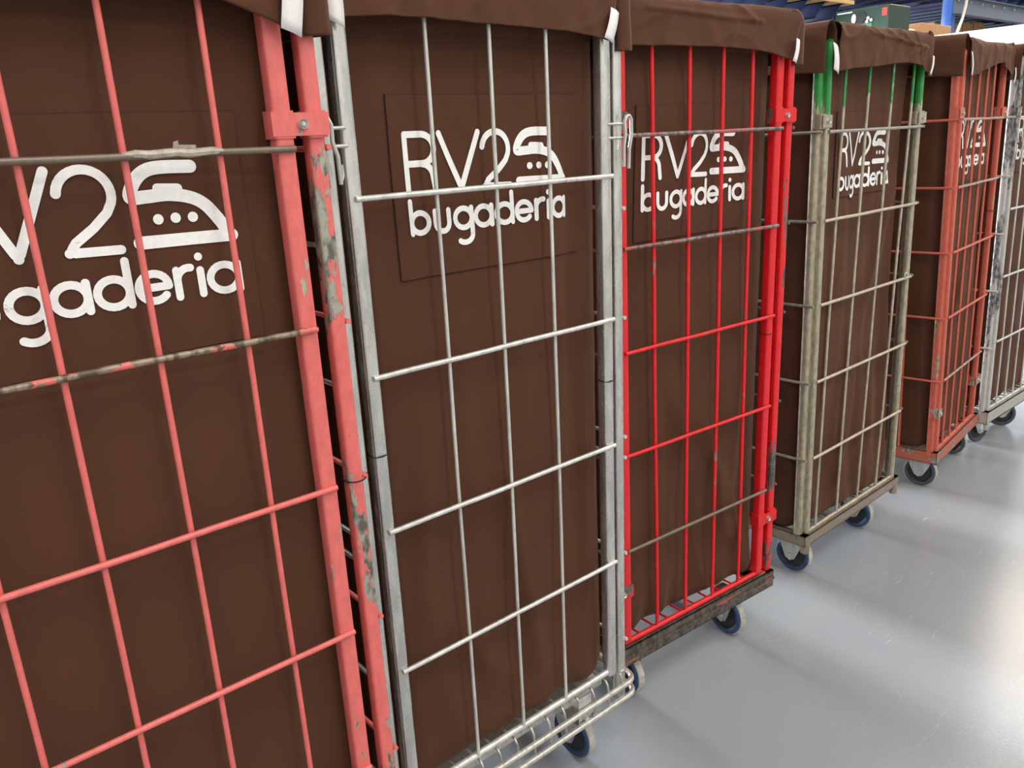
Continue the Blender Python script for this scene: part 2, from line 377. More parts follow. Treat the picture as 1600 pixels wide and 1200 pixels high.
# ------------------------------------------------------------------ roll cages
CAGE_T = 2.085
def caster(parent, x, y, tyre=BLUET, swivel=0.0, zplate=.165):
    r = .078
    M = Matrix.Translation((x, y, 0)) @ Matrix.Rotation(swivel, 4, 'Z')
    mb = MB()
    for sx in (-1, 1):
        pts = [(-.052, zplate-.004), (.052, zplate-.004), (.046, zplate-.03), (.020, r-.012), (0, r-.022), (-.020, r-.012), (-.046, zplate-.03)]
        a = [M @ Vector((sx*.030, py, pz)) for py, pz in pts]; b = [M @ Vector((sx*.0335, py, pz)) for py, pz in pts]
        nn = len(pts); mb.add(a+b, [tuple(range(nn)), tuple(range(nn, 2*nn))[::-1]]+[(k, (k+1) % nn, nn+(k+1) % nn, nn+k) for k in range(nn)], False)
    v = [M @ Vector((sx*.036, sy*.05, z)) for z in (zplate-.006, zplate+.002) for sy in (-1, 1) for sx in (-1, 1)]
    mb.add(v, [(0, 2, 3, 1), (4, 5, 7, 6), (0, 1, 5, 4), (2, 6, 7, 3), (0, 4, 6, 2), (1, 3, 7, 5)], False)
    mb.lathe([(-.040, 0), (-.040, .010), (-.034, .010), (.034, .010), (.040, .010), (.040, 0)], 6, M @ Matrix.Translation((0, 0, r)))
    c = mb.build('caster', ZINC, parent)
    mb = MB(); T = M @ Matrix.Translation((0, 0, r))
    mb.lathe([(-.016, .056), (-.019, .062), (-.019, .068), (-.010, .0775), (.010, .0775), (.019, .068), (.019, .062), (.016, .056), (-.016, .056)], 44, T)
    wobj = mb.build('wheel', tyre, c)
    mb = MB(); mb.lathe([(-.0165, 0), (-.0165, .018), (-.010, .022), (-.010, .050), (-.0165, .0565), (.0165, .0565), (.010, .050), (.010, .022), (.0165, .018), (.0165, 0)], 36, T); mb.build('hub', HUB, wobj)
    mb = MB(); mb.lathe([(-.0135, .0745), (-.0115, .0780), (.0115, .0780), (.0135, .0745)], 44, T); mb.build('tread', TREAD, wobj)
    return c

def cage(P):
    """P: dict with size, rung heights and wire positions of one roll cage; local x along the row (0 = right gate post), y into the cage"""
    W, D = P['W'], P.get('D', .80)
    cR, cL = P.get('cR', .055), P.get('cL', .055)
    Lt, Lb, Rt, Rb = P['lean']            # x of the left / right gate post at z=2.0 and z=.2
    m = P['mats']; base_z = P.get('zb', .235)
    root = empty('roll_cage', P['loc'], P['yaw'])
    tag(root, P['label'], 'roll cage')
    def T(x, y, z):
        k = (z-.2)/1.8; l = lerp(Lb, Lt, k); r = lerp(Rb, Rt, k); t = (x+W)/W
        return (lerp(l, r, t), y, z)
    def path(a, b, n=6): return [T(lerp(a[0], b[0], i/n), lerp(a[1], b[1], i/n), lerp(a[2], b[2], i/n)) for i in range(n+1)]
    ph, pr = P.get('post', (.0155, .006)); ch, cr_ = P.get('corner', (.0145, .006))
    def post(name, x, y, z0, z1, prof, mat, top=None):
        mb = MB(); mb.tube(path((x, y, z0), (x, y, z1)), 1, prof=prof, upv=(0, -1, 0)); return mb.build(name, mat, root)
    gp = rsq(ph, pr, 3); cp = rsq(ch, cr_, 3)
    # gate posts, corner posts
    gpo = []
    for x in (0, -W): gpo.append(post('gate_post', x, 0, base_z+.012, 2.045, gp, m['post']))
    yc = P.get('cy', .004)
    fcs = []
    for x in (cR, -W-cL): fcs.append(post('corner_post', x, yc, base_z-.01, CAGE_T, cp, m['corner']))
    for x in (cR, -W-cL): post('corner_post', x, D, base_z-.01, CAGE_T, cp, m['corner'])
    # top rails
    def bar(name, pts, r, mat, seg=10):
        mb = MB(); mb.tube(pts, r, seg); return mb.build(name, mat, root)
    bar('top_rail', path((-W, 0, 2.045), (0, 0, 2.045), 8), .011, m['post'])
    for x in (cR, -W-cL): bar('top_rail', path((x, yc, CAGE_T), (x, D, CAGE_T), 2), .012, m['corner'])
    bar('top_rail', path((-W-cL, D, CAGE_T), (cR, D, CAGE_T), 4), .012, m['corner'])
    # rungs in front
    rr = P.get('rr', .006); yr = -ph-rr*.55
    for i, z in enumerate(P['rz']):
        a = P.get('bend', {}).get(i, 0)
        x0, x1 = -W-ph*.2, ph*.8
        pts = []
        for k in range(13):
            t = k/12; p = T(lerp(x0, x1, t), yr, z)
            sag = math.sin(t*PI)*a + .0012*noise.noise(Vector((t*4, i*3.1, W*7)))
            pts.append((p[0], p[1], p[2]+sag))
        mb = MB(); mb.tube(pts, rr, 10); mb.build('rung', m['rungs'][i] if i < len(m['rungs']) else m['wire'], root)
    # upright wires in front
    wr = P.get('wr', .005)
    yw = yr+rr+wr-.001
    for j, (xt, xb) in enumerate(P['wires']):
        mb = MB(); pts = []
        for k in range(15):
            t = k/14; z = lerp(2.045, base_z+.02, t)
            pts.append((lerp(xt, xb, (2.0-z)/1.75)+.0015*noise.noise(Vector((z*2.3, j*5.7, W*3))), yw+.002*noise.noise(Vector((z*2.1, j*3.3, W))), z))
        mb.tube(pts, wr, 10); mb.build('upright_wire', m['wire'], root)
    # gate bottom rail
    bar('bottom_rail', path((-W-.01, -.004, P.get('zr', .248)), (.012, -.004, P.get('zr', .248)), 6), .009, m['rail'])
    # sides and back
    for sx, x in ((1, cR+ch+.004), (-1, -W-cL-ch-.004)):
        zs = P.get('sz', P['rz'])
        for z in zs: bar('side_rung', path((x, -.012, z), (x, D+.012, z), 2), rr*.9, m['sider'], 8)
        for k in range(4): bar('side_wire', path((x-sx*.010, D*(.2+.2*k), base_z), (x-sx*.010, D*(.2+.2*k), CAGE_T), 3), wr*.9, m['side'], 8)
    for z in P['rz']: bar('back_rung', path((-W-cL, D+.018, z), (cR, D+.018, z), 2), rr, m['side'], 8)
    for k in range(4):
        x = -W*(k+.5)/4; bar('back_wire', path((x, D+.008, base_z), (x, D+.008, CAGE_T), 3), wr, m['side'], 8)
    # base
    x0, x1 = -W-cL-ch, cR+ch
    zt, zb = P.get('frame_z', (.238, .172))
    if P.get('basket'):
        def ring(z, o, r0=.04, n=5):
            pts = []
            for cx, cy, a0 in ((x1+o-r0, D+.02-r0, 0), (x0-o+r0, D+.02-r0, PI/2), (x0-o+r0, -.02-o+r0, PI), (x1+o-r0, -.02-o+r0, 3*PI/2)):
                for i in range(n+1):
                    a = a0+PI/2*i/n; pts.append(T(cx+r0*math.cos(a), cy+r0*math.sin(a), z))
            return pts
        mb = MB(); mb.tube(ring(.238, .018), .0085, 10, closed=True, upv=(0, 0, 1)); mb.tube(ring(.196, .020), .0085, 10, closed=True, upv=(0, 0, 1)); bf = mb.build('base_rim', m['base'], root)
        for x in [x0+.03+i*.058 for i in range(int((x1-x0)/.058))]:
            mb = MB(); mb.tube([(x, D, .262), (x, .03, .262), (x, .004, .262), (x, -.006, .258), (x, -.014, .248), (x, -.018, .225), (x, -.018, .188)], .0035, 6, upv=(1, 0, 0)); mb.build('tray_wire', m['base'], root)
        mb = MB(); mb.box(-.165, -.115, -.03, -.026, .185, .275, .001); mb.box(-.165, -.115, -.03, .05, .185, .189); pl = mb.build('bracket_plate', ZINC, root)
        mb = MB(); mb.lathe([(-.006, 0), (-.006, .008), (.002, .008)], 6, Matrix.Translation((-.14, -.031, .205)) @ Matrix.Rotation(PI/2, 4, 'Z')); mb.build('bolt', ZINC, pl)
        for x in (cR, -W-cL): post('corner_foot', x, yc, .175, base_z, rsq(.017, .016, 4), m['base'])
        for yy in (.08, D-.12): mb = MB(); mb.box(x0+.02, x1-.02, yy, yy+.04, .165, .2); mb.build('cross_member', m['base'], root)
    else:
        mb = MB(); yf = -.022; yb_ = D+.02
        for (a, b) in (((x0, yf), (x1, yf)), ((x0, yb_), (x1, yb_))):
            mb.add(*boxpts(T, a[0], b[0], a[1]-.0 if a[1] < 0 else a[1]-.004, a[1]+.004, zb, zt), False)
            s_ = 1 if a[1] < 0 else -1
            ya, yb2 = sorted((a[1], a[1]+s_*.035)); mb.add(*boxpts(T, a[0], b[0], ya, yb2, zt-.005, zt), False); mb.add(*boxpts(T, a[0], b[0], ya, yb2, zb, zb+.005), False)
            if P.get('ridge'): mb.add(*boxpts(T, a[0], b[0], a[1]-.006, a[1], lerp(zb, zt, .45), lerp(zb, zt, .58)), False)
        for xx, s_ in ((x0, 1), (x1, -1)):
            xa, xb2 = sorted((xx, xx+s_*.004)); mb.add(*boxpts(T, xa, xb2, yf, yb_, zb, zt), False)
            xa, xb2 = sorted((xx, xx+s_*.035)); mb.add(*boxpts(T, xa, xb2, yf, yb_, zt-.005, zt), False); mb.add(*boxpts(T, xa, xb2, yf, yb_, zb, zb+.005), False)
        mb.build('base_frame', m['base'], root)
        gy = 11
        for i in range(1, gy+1):
            x = lerp(x0, x1, i/(gy+1)); bar('tray_wire', path((x, 0, zt+.004), (x, D, zt+.004), 1), .004, m['rail'], 6)
        for k in range(1, 5): bar('tray_bar', path((x0+.01, D*k/5, zt-.002), (x1-.01, D*k/5, zt-.002), 1), .006, m['rail'], 6)
        if P.get('feet'):
            for x in (cR-.01, -W-cL+.01): post('corner_foot', x, -.008, zb-.035, zb+.02, rsq(.018, .017, 4), m['base'])
    zpl = zb-.005 if not P.get('basket') else .163
    sw = P.get('swivel', (0, 0, 0, 0))
    wx = P.get('wheelx', (-.09, -W+.06))
    for k, (x, y) in enumerate(((wx[0], .066), (wx[1], .066), (wx[0], D-.12), (wx[1], D-.12))):
        p = T(x, y, .1); caster(root, p[0], p[1], P.get('tyre', BLUET), sw[k], zpl)
    # clamps between gate post and corner post
    for (side, z, h, mt) in P.get('clamps', ()):
        s_ = 1 if side == 'R' else -1; xg = 0 if side == 'R' else -W; xc = cR if side == 'R' else -W-cL
        mb = MB(); a, b = sorted((xg-s_*(ph+.006), xc+s_*(ch+.005)))
        mb.add(*boxpts(T, a, b, -ph-.003, -ph+.001, z-h*.42, z+h*.42), False)
        for xx, hw in ((xg, ph+.004), (xc, ch+.004)):
            c = T(xx, yc*.5, z)
            mb.tube([(c[0], c[1], z-h/2), (c[0], c[1], z+h/2)], 1, prof=rsq(hw, .007, 3), upv=(0, -1, 0))
        cl = mb.build('clamp', mt, root)
        mb = MB(); c = T((xg+xc)/2, 0, z)
        mb.lathe([(-.010, 0), (-.010, .0035), (-.006, .0035), (-.006, .0045), (-.010, .0075), (-.003, .0085), (.002, .0085)], 16, Matrix.Translation((c[0], -ph-.001, z)) @ Matrix.Rotation(PI/2, 4, 'Z')); mb.build('bolt', ZINC, cl)
    for (x, z, rad) in P.get('ties', ()):
        c = T(x, 0, z); mb = MB(); pts = []
        for k in range(20):
            a = 2*PI*k/20; q = rad; pts.append((c[0]+q*math.cos(a)*(1.0), c[1]+q*math.sin(a), z+.002*math.sin(a)))
        mb.tube(pts, .0016, 6, closed=True, upv=(0, 0, 1)); mb.box(c[0]+rad-.004, c[0]+rad+.004, -rad*.2-.003, -rad*.2+.003, z-.003, z+.003); mb.build('cable_tie', BLACKP, root)
    for (side, z) in P.get('hooks', ()):
        xg = 0 if side == 'R' else -W; xc = cR if side == 'R' else -W-cL; s_ = 1 if side == 'R' else -1
        mb = MB(); yh = -.028
        for dz in (0, -.032):       # two staples
            a = T(xg, 0, z+dz); b = T(xc, 0, z+dz)
            mb.tube([(a[0]+s_*.006, -.012, a[2]), (a[0]+s_*.016, yh, a[2]), (b[0]+s_*.004, yh, b[2]), (b[0]+s_*.006, -.008, b[2])], .0035, 8)
        xm = T(xc, 0, z)[0]+s_*.004
        mb.tube([(xm-s_*.012, yh-.006, z-.10), (xm-s_*.011, yh-.006, z-.05), (xm-s_*.004, yh-.005, z-.025), (xm-s_*.005, yh-.004, z+.006), (xm+s_*.001, yh-.004, z+.017), (xm+s_*.010, yh-.004, z+.019), (xm+s_*.018, yh-.004, z+.010),
                 (xm+s_*.019, yh-.004, z-.025), (xm+s_*.010, yh-.004, z-.06), (xm+s_*.008, yh-.004, z-.105)], .0042, 8, upv=(0, -1, 0))
        mb.tube([(xm-s_*.012, yh-.006, z-.10), (xm-s_*.02, yh-.004, z-.085), (xm-s_*.02, yh-.002, z-.065)], .002, 6, upv=(0, -1, 0))
        mb.build('hook', ZINC, root)
    if P.get('loops'):
        for (x, z, r_) in P['loops']:
            c = T(x, -.02, z); mb = MB(); pts = [(c[0]+r_*math.cos(a), -ph-.008, z+r_*math.sin(a)) for a in [2*PI*k/18 for k in range(15)]]
            mb.tube(pts, .003, 7, upv=(0, -1, 0)); mb.build('wire_loop', m['loopm'], root)
    for (x, z0, z1) in P.get('tape', ()):
        c = T(x, yr, z0); mb = MB(); pts = []
        for k in range(9): pts.append((c[0]+(k/8-.5)*.15, yr-.001, z0+.0015+.001*math.sin(k*2.1)))
        mb.tube(pts, [.0035, .006, .0063, .0064, .0066, .0064, .0062, .006, .0035], 8)
        mb.add([(c[0]-.005, yr-.003, z0+.005), (c[0]+.03, yr-.004, z0+.006), (c[0]+.028, yr-.006, z0+.012), (c[0]+.004, yr-.006, z0+.013), (c[0]+.003, yr-.008, z0+.019), (c[0]-.004, yr-.008, z0+.017)], [(0, 1, 2, 3, 4, 5)], False)
        mb.build('tape_scrap', CLEARP, root)
    return root, T

def boxpts(T, x0, x1, y0, y1, z0, z1):
    v = [T(x, y, z) for z in (z0, z1) for y in (y0, y1) for x in (x0, x1)]
    return v, [(0, 2, 3, 1), (4, 5, 7, 6), (0, 1, 5, 4), (2, 6, 7, 3), (0, 4, 6, 2), (1, 3, 7, 5)]

# ------------------------------------------------------------------ laundry bags
# the print: strokes (points, width) in metres; origin = top left of the R
def arc(cx, cz, rx, rz_, a0, a1, n=14): return [(cx+rx*math.cos(math.radians(lerp(a0, a1, k/n))), cz+rz_*math.sin(math.radians(lerp(a0, a1, k/n)))) for k in range(n+1)]
LOGO = []
w1 = .0134
LOGO += [([(0, 0), (0, -.114)], w1),
         ([(0, 0), (.040, 0)]+arc(.042, -.029, .030, .029, 90, -90)+[(.036, -.058), (0, -.058)], w1),
         ([(.036, -.058)]+arc(.040, -.086, .026, .027, 85, 10, 8)+[(.070, -.114)], w1),
         ([(.088, 0), (.139, -.114), (.190, 0)], w1),
         (arc(.236, -.036, .036, .036, 172, -20, 16)+[(.262, -.062), (.240, -.082), (.214, -.100), (.203, -.114), (.272, -.116)], w1)]
w2 = .0192
LOGO += [([(.391, -.004), (.345, -.003), (.322, -.008), (.306, -.022), (.297, -.043), (.320, -.044), (.352, -.043), (.383, -.049), (.404, -.061), (.421, -.083), (.434, -.105), (.440, -.112)], w2),
         ([(.300, -.110), (.434, -.112)], w2), ([(.338, -.033), (.368, -.035)], .014)]
DOTS = [(.332, -.078, .0078), (.358, -.078, .0078), (.384, -.079, .0078)]
def letters():
    X = .053; r = .0225; w = .0120; out = []; dots = []; zb = -.204          # baseline
    cz = zb+X/2; asc = zb+.071; R_ = X/2-w/2
    def circ(cx, a0=0, a1=360): return (arc(cx, cz, r, R_, a0, a1, 22), w)
    x = 0
    b = x; out += [([(b, asc), (b, zb+w/2)], w), circ(b+r)]
    u = .062; out += [([(u, zb+X-w/2), (u, zb+.022)]+arc(u+.0175, zb+.022, .0175, .018, 180, 360, 10)+[(u+.035, zb+X-w/2)], w)]
    g = .114; out += [circ(g+r), ([(g+2*r, zb+X-w/2), (g+2*r, zb-.008)]+arc(g+r+.001, zb-.008, r-.001, .018, 0, -130, 10), w)]
    a = .170; out += [circ(a+r), ([(a+2*r, zb+X-w/2), (a+2*r, zb+w/2)], w)]
    d = .228; out += [circ(d+r), ([(d+2*r, asc), (d+2*r, zb+w/2)], w)]
    e = .286; out += [circ(e+r, 0, 318), ([(e+.001, cz), (e+2*r, cz)], w)]
    q = .345; out += [([(q, zb+X-w/2), (q, zb+w/2)], w), (arc(q+.019, zb+X-.022, .019, .018, 175, 80, 8), w)]
    i = .382; out += [([(i, zb+X-w/2-.004), (i, zb+w/2)], w)]; dots.append((i, zb+.064, .0063))
    a = .396; out += [circ(a+r), ([(a+2*r, zb+X-w/2), (a+2*r, zb+w/2)], w)]
    return out, dots
_l, _d = letters(); LOGO += _l; DOTS += _d

def bag(P, root, T):
    W = P['W']; D = P.get('D', .80); B = P['bag']; sd = B['seed']; cR, cL = P.get('cR', .055), P.get('cL', .055)
    xl0, xr0 = -W+B.get('inl', .01), B.get('xr', -.012); y0, y1 = B.get('y0', .026), D-.03; zt, zb = 2.07, B.get('zb', .262)
    amp = B.get('amp', 1.0)
    def surf(x, z):
        """depth of the front cloth at x, z"""
        k = max(0, min(1, (1.3-z)/1.0))
        d = .016*noise.noise(Vector((x*3.1, z*1.3, sd)))
        d += (.005+.008*k)*noise.noise(Vector((x*11, z*1.6+x*2, sd+9)))
        n1 = noise.noise(Vector((x*6+z*1.5, z*2.2-x*2, sd+21))); d += .005*(1-abs(n1)*2)**2*(.25+.75*k) if abs(n1) < .5 else 0
        low = max(0, (.55-z)/.3)**1.5
        d += .012*low*noise.noise(Vector((x*7, z*9, sd+33)))
        for (xa, za, xb, zb_, h, wd) in B.get('folds', ()):       # a fold line: soft ridge along a segment
            dx, dz = xb-xa, zb_-za; L2 = dx*dx+dz*dz; t = ((x-xa)*dx+(z-za)*dz)/L2
            tt = max(0, min(1, t)); ds = math.hypot(x-xa-dx*tt, z-za-dz*tt); side = ((x-xa)*dz-(z-za)*dx)
            e = math.exp(-(ds/wd)**2)*math.sin(PI*min(1, max(0, .12+.76*t)))
            d += h*e
        v = y0-amp*d
        if z > 1.85: v += (v-y0)*-.6*min(1, (z-1.85)/.15)
        return max(v, .0035)
    def hull(z):
        k = (z-zb)/(zt-zb); wa = math.sin(PI*min(1, max(0, k)))
        l = xl0+B.get('wl', .012)*wa*(1+.5*noise.noise(Vector((z*3, sd, 1)))); r = xr0-B.get('wr', .03)*wa*(1+.6*noise.noise(Vector((z*3.3, sd, 4))))
        if z < zb+.06: q = (1-(z-zb)/.06)**2*.018; l += q; r -= q
        return l, r
    NF, NS, NB, NZ = 84, 30, 20, 130; rings = []; cr_ = .022
    for j in range(NZ+1):
        z0 = lerp(zb, zt, j/NZ)
        l, r = hull(z0); ring = []
        for i in range(NF+1):                       # front, left to right
            t = i/NF; x = lerp(l, r, t); z = z0
            if j == 0 or z0 < zb+.1: z += (.005+.008*noise.noise(Vector((x*9, sd, 3))))*(1-(z0-zb)/.1)
            e = min(x-l, r-x); c = (1-min(1, e/cr_)); y = surf(x, z)+cr_*(1-math.sqrt(max(0, 1-c*c)))
            if z0 < zb+.04: y += .010*(1-(z0-zb)/.04)**2
            ring.append(T(x, y, z) if P.get('warpbag', True) else (x, y, z))
        for side, (xx, ya, yb) in enumerate(((r, y0+cr_, y1), (l, y1, y0+cr_))):
            sgn = 1 if side == 0 else -1
            for i in range(1, NS):
                t = i/NS; y = lerp(ya, yb, t)
                dd = .014*noise.noise(Vector((y*5, z0*2.2, sd+50*side)))+.006*noise.noise(Vector((y*13, z0*5, sd+7)))
                n2 = noise.noise(Vector((y*4+z0*3, z0*4-y*3, sd+70*side))); dd += .012*(1-abs(n2)*2.2)**2 if abs(n2) < .45 else 0
                dd *= min(1, t*6, (1-t)*6)
                gap = (cR+.001-r) if side == 0 else (l-(-W-cL-.001)); tf = t if side == 0 else 1-t
                q = min(1, tf*22); dd = dd*.7+max(0, gap)*(q*q*(3-2*q)); dd = min(dd, max(gap+.001, .001))
                q = min(1, (1-tf)*8); dd *= q
                ring.append(T(xx+sgn*dd+ (cR if side == 0 else 0)*0, y, z0))
            if side == 0:
                for i in range(NB+1):
                    t = i/NB; ring.append(T(lerp(r, l, t), y1+.006*noise.noise(Vector((t*5, z0*2, sd+90))), z0))
        rings.append(ring)
    mb = MB(); n = len(rings[0]); vs = [p for r_ in rings for p in r_]; fs = [(j*n+i, j*n+(i+1) % n, (j+1)*n+(i+1) % n, (j+1)*n+i) for j in range(NZ) for i in range(n)]
    fs.append(tuple(range(n))[::-1]); mb.add(vs, fs)
    body = mb.build('laundry_bag', CLOTH, sharp=3)
    body.matrix_world = Matrix.Translation(P['loc']) @ Matrix.Rotation(P['yaw'], 4, 'Z')
    tag(body, B['label'], 'laundry bag')
    S_ = lambda x, z, o: T(x, surf(x, z)-o, z)
    # pocket, sewn on
    px0, px1, pz0, pz1 = B['pocket']; mb = MB(); nx, nz = 70, 50; off = .0045
    def edge(i, n_): return off if 0 < i < n_ else 0
    g = []
    for j in range(nz+1):
        for i in range(nx+1):
            x, z = lerp(px0, px1, i/nx), lerp(pz0, pz1, j/nz)
            if i == 0 or i == nx or j == 0 or j == nz: g.append(S_(x, z, -.002))
            else:
                x = lerp(px0, px1, (i-1)/(nx-2)); z = lerp(pz0, pz1, (j-1)/(nz-2)); g.append(S_(x, z, off))
    mb.add(g, [(j*(nx+1)+i, j*(nx+1)+i+1, (j+1)*(nx+1)+i+1, (j+1)*(nx+1)+i) for j in range(nz) for i in range(nx)])
    pk = mb.build('pocket', CLOTH, body)
    mb = MB()
    for a, b in (((px0, pz0), (px0, pz1)), ((px1, pz0), (px1, pz1)), ((px0, pz0), (px1, pz0)), ((px0, pz1), (px1, pz1))):
        mb.tube([S_(lerp(a[0], b[0], k/40), lerp(a[1], b[1], k/40), off*.35) for k in range(41)], .0016, 5)
    mb.build('seam', SEAM, pk)
    # print
    mb = MB(); ox, oz = B['logo']; o2 = off+.0022
    def stroke(pts, wd):
        pts = [Vector((p[0]+ox, p[1]+oz)) for p in pts]; q = [pts[0]]
        if wd == w2 and len(pts) > 3:               # the iron's body is one flowing curve
            sm = []
            for i in range(len(pts)-1):
                p0, p1, p2, p3 = pts[max(i-1, 0)], pts[i], pts[i+1], pts[min(i+2, len(pts)-1)]
                for k in range(6):
                    u = k/6; sm.append(.5*((2*p1)+(p2-p0)*u+(2*p0-5*p1+4*p2-p3)*u*u+(3*p1-p0-3*p2+p3)*u**3))
            pts = sm+[pts[-1]]
        for a, b in zip(pts, pts[1:]):
            n_ = max(1, int((b-a).length/.006))
            for k in range(1, n_+1): q.append(a.lerp(b, k/n_))
        h = wd/2; L = []
        m_ = len(q)
        for i, p in enumerate(q):
            d = (q[min(i+1, m_-1)]-q[max(i-1, 0)]).normalized(); L.append((p, Vector((-d.y, d.x))))
        rows = []
        d0 = (q[1]-q[0]).normalized(); d1 = (q[-1]-q[-2]).normalized()
        for k in (80, 60, 40, 20):
            a = math.radians(k); rows.append((q[0]-d0*h*math.sin(a), L[0][1], h*math.cos(a)))
        for i, (p, nn) in enumerate(L):
            rows.append((p, nn, h))
        for k in (20, 40, 60, 80):
            a = math.radians(k); rows.append((q[-1]+d1*h*math.sin(a), L[-1][1], h*math.cos(a)))
        vs = []
        for p, nn, hh in rows:
            for s_ in (-1, 0, 1): c = p+nn*hh*s_; vs.append(S_(c.x, c.y, o2))
        mb.add(vs, [(i*3+k, i*3+k+1, i*3+k+4, i*3+k+3) for i in range(len(rows)-1) for k in (0, 1)])
        # round the sharp corners of the stroke
        for i in range(1, m_-1):
            if (q[i]-q[i-1]).normalized().dot((q[i+1]-q[i]).normalized()) < .97: disc(q[i].x, q[i].y, h)
    def disc(cx, cz, r):
        vs = [S_(cx, cz, o2)]; n_ = 18
        for k in range(n_): a = 2*PI*k/n_; vs.append(S_(cx+r*math.cos(a), cz+r*math.sin(a), o2))
        mb.add(vs, [(0, 1+k, 1+(k+1) % n_) for k in range(n_)])
    for pts, wd in LOGO: stroke(pts, wd)
    for cx, cz, r in DOTS: disc(cx+ox, cz+oz, r)
    tag(mb.build('printed_logo', PRINT, pk), 'white printed lettering RV2 bugaderia with flat iron emblem')
    # flaps folded over the top rails
    def flap(prof, u0, u1, hem, axis, seed, nu, wr, flare=0, name='flap', crease=None, sl=(0, 0), wrap=None):
        """prof: list of (across, z) from inside over the rail to outside; u along the rail; hem(t) gives z of the lower edge"""
        pts = [Vector((a, z)) for a, z in prof]; dense = []
        for a, b in zip(pts, pts[1:]):
            for k in range(3): dense.append(a.lerp(b, k/3))
        dense.append(pts[-1]); top = max(range(len(dense)), key=lambda i: dense[i].y); nv = 26; out_x = dense[-1].x
        g = []
        tops = dense[-1].y
        for i in range(nu+1):
            t = i/nu; u = lerp(u0, u1, t); col = []
            for d in dense: col.append((d.x, d.y))
            hz = hem(t)
            for k in range(1, nv+1): col.append((out_x, lerp(tops, hz, k/nv)))
            nd = len(dense)
            for k, (a, z) in enumerate(col):
                dep = max(0, (k-nd+4)/(nv+4))
                s_ = 1 if out_x > dense[0].x else -1
                dd = .010*dep*noise.noise(Vector((u*6, z*3, seed)))+.005*noise.noise(Vector((u*17+z*8, z*9, seed+5)))*(.3+dep)
                n1 = noise.noise(Vector((u*7-z*9, z*3+u*2, seed+11))); dd += wr*(max(0, 1-abs(n1)*5))**1.5*(1 if k > 6 else .4)
                if crease:
                    for (ta, za, tb, zb2, h, wd) in crease:
                        ua, ub = lerp(u0, u1, ta), lerp(u0, u1, tb); dx, dz = ub-ua, zb2-za; L2 = dx*dx+dz*dz
                        q = max(0, min(1, ((u-ua)*dx+(z-za)*dz)/L2)); ds = math.hypot(u-ua-dx*q, z-za-dz*q); dd += h*math.exp(-(ds/wd)**2)
                dd += flare*dep*dep
                zz = z+.006*noise.noise(Vector((u*4, seed, 2)))*(1 if k < nd else 1-dep)
                a2 = a+s_*max(dd, -.006)
                dz_ = max(0, (prof[-1][1]-z)/.12)
                uu = u-sl[1]*t**5*dz_+sl[0]*(1-t)**5*dz_
                if wrap and u < -.020:
                    e = -.020-u; sg_, xc_ = wrap; rel = (a2-xc_)*sg_-e*1.0
                    rel = max(rel, -.028); a2 = xc_+sg_*rel; uu = -.020-.004*math.sin(e*60)
                g.append(T(uu, a2, zz) if axis == 'x' else T(a2, uu, zz))
        nc = len(col); mb = MB()
        mb.add(g, [(i*nc+k, i*nc+k+1, (i+1)*nc+k+1, (i+1)*nc+k) for i in range(nu) for k in range(nc-1)])
        return mb.build(name, CLOTH, body, sharp=3, solid=.0022)
    hf = B['hem']
    def hem_f(t):
        n_ = len(hf)-1; q = t*n_; i = min(int(q), n_-1); return lerp(hf[i], hf[i+1], q-i)
    tp = B.get('top', 2.105); fx0, fx1 = B.get('flapx', (-W-.005, .012))
    prof = [(y0+.004, 1.99), (y0+.002, 2.05), (y0, tp-.022), (.014, tp-.006), (0, tp), (-.016, tp-.004), (-.026, tp-.016), (-.0305, tp-.034)]
    flap(prof, fx0, fx1, hem_f, 'x', sd+1, 90, B.get('wr2', .004), B.get('flare', .004), 'front_flap', B.get('crease'), B.get('slant', (.0, .03)))
    sh = B.get('side_hem', 1.945)
    st = B.get('stop', 2.11)
    for sg, xc in ((1, cR), (-1, -W-cL)):
        prof = [(xc-sg*.045, 2.0), (xc-sg*.035, st-.03), (xc-sg*.015, st-.006), (xc, st), (xc+sg*.018, st-.006), (xc+sg*.030, st-.02), (xc+sg*.034, st-.04)]
        wr_ = B.get('wrap', (0, .05))[0 if sg < 0 else 1]
        flap(prof, -.020-wr_, D+.02, lambda t: sh+.012*math.sin(t*5), 'y', sd+3+sg, 70, .003, .003, 'side_flap', wrap=(sg, xc) if wr_ else None)
    bt = D+.0; prof = [(D-.045, 2.0), (D-.03, 2.09), (D, 2.115), (D+.02, 2.105), (D+.034, 2.07)]
    flap(prof, -W-cL+.05, cR-.05, lambda t: 1.95, 'x', sd+8, 30, .003, .003, 'back_flap')
    # white ribbons sewn at the flap ends
    for (xa, za, xb, zb2, wd, yy) in B['ribbons']:
        mb = MB(); vs = []; n_ = 8
        for k in range(n_+1):
            t = k/n_; x = lerp(xa, xb, t); z = lerp(za, zb2, t); y = yy-.004*math.sin(t*3)-.002*t
            skew = B.get('rskew', -.012)*wd/.035
            vs += [T(x-wd/2, y-.001, z), T(x, y-.0025, z+skew*.5), T(x+wd/2, y+.003, z+skew)]
        mb.add(vs, [(i*3+k, i*3+k+1, i*3+k+4, i*3+k+3) for i in range(n_) for k in (0, 1)])
        mb.build('ribbon', RIBBON, body, solid=.0012)
    return body

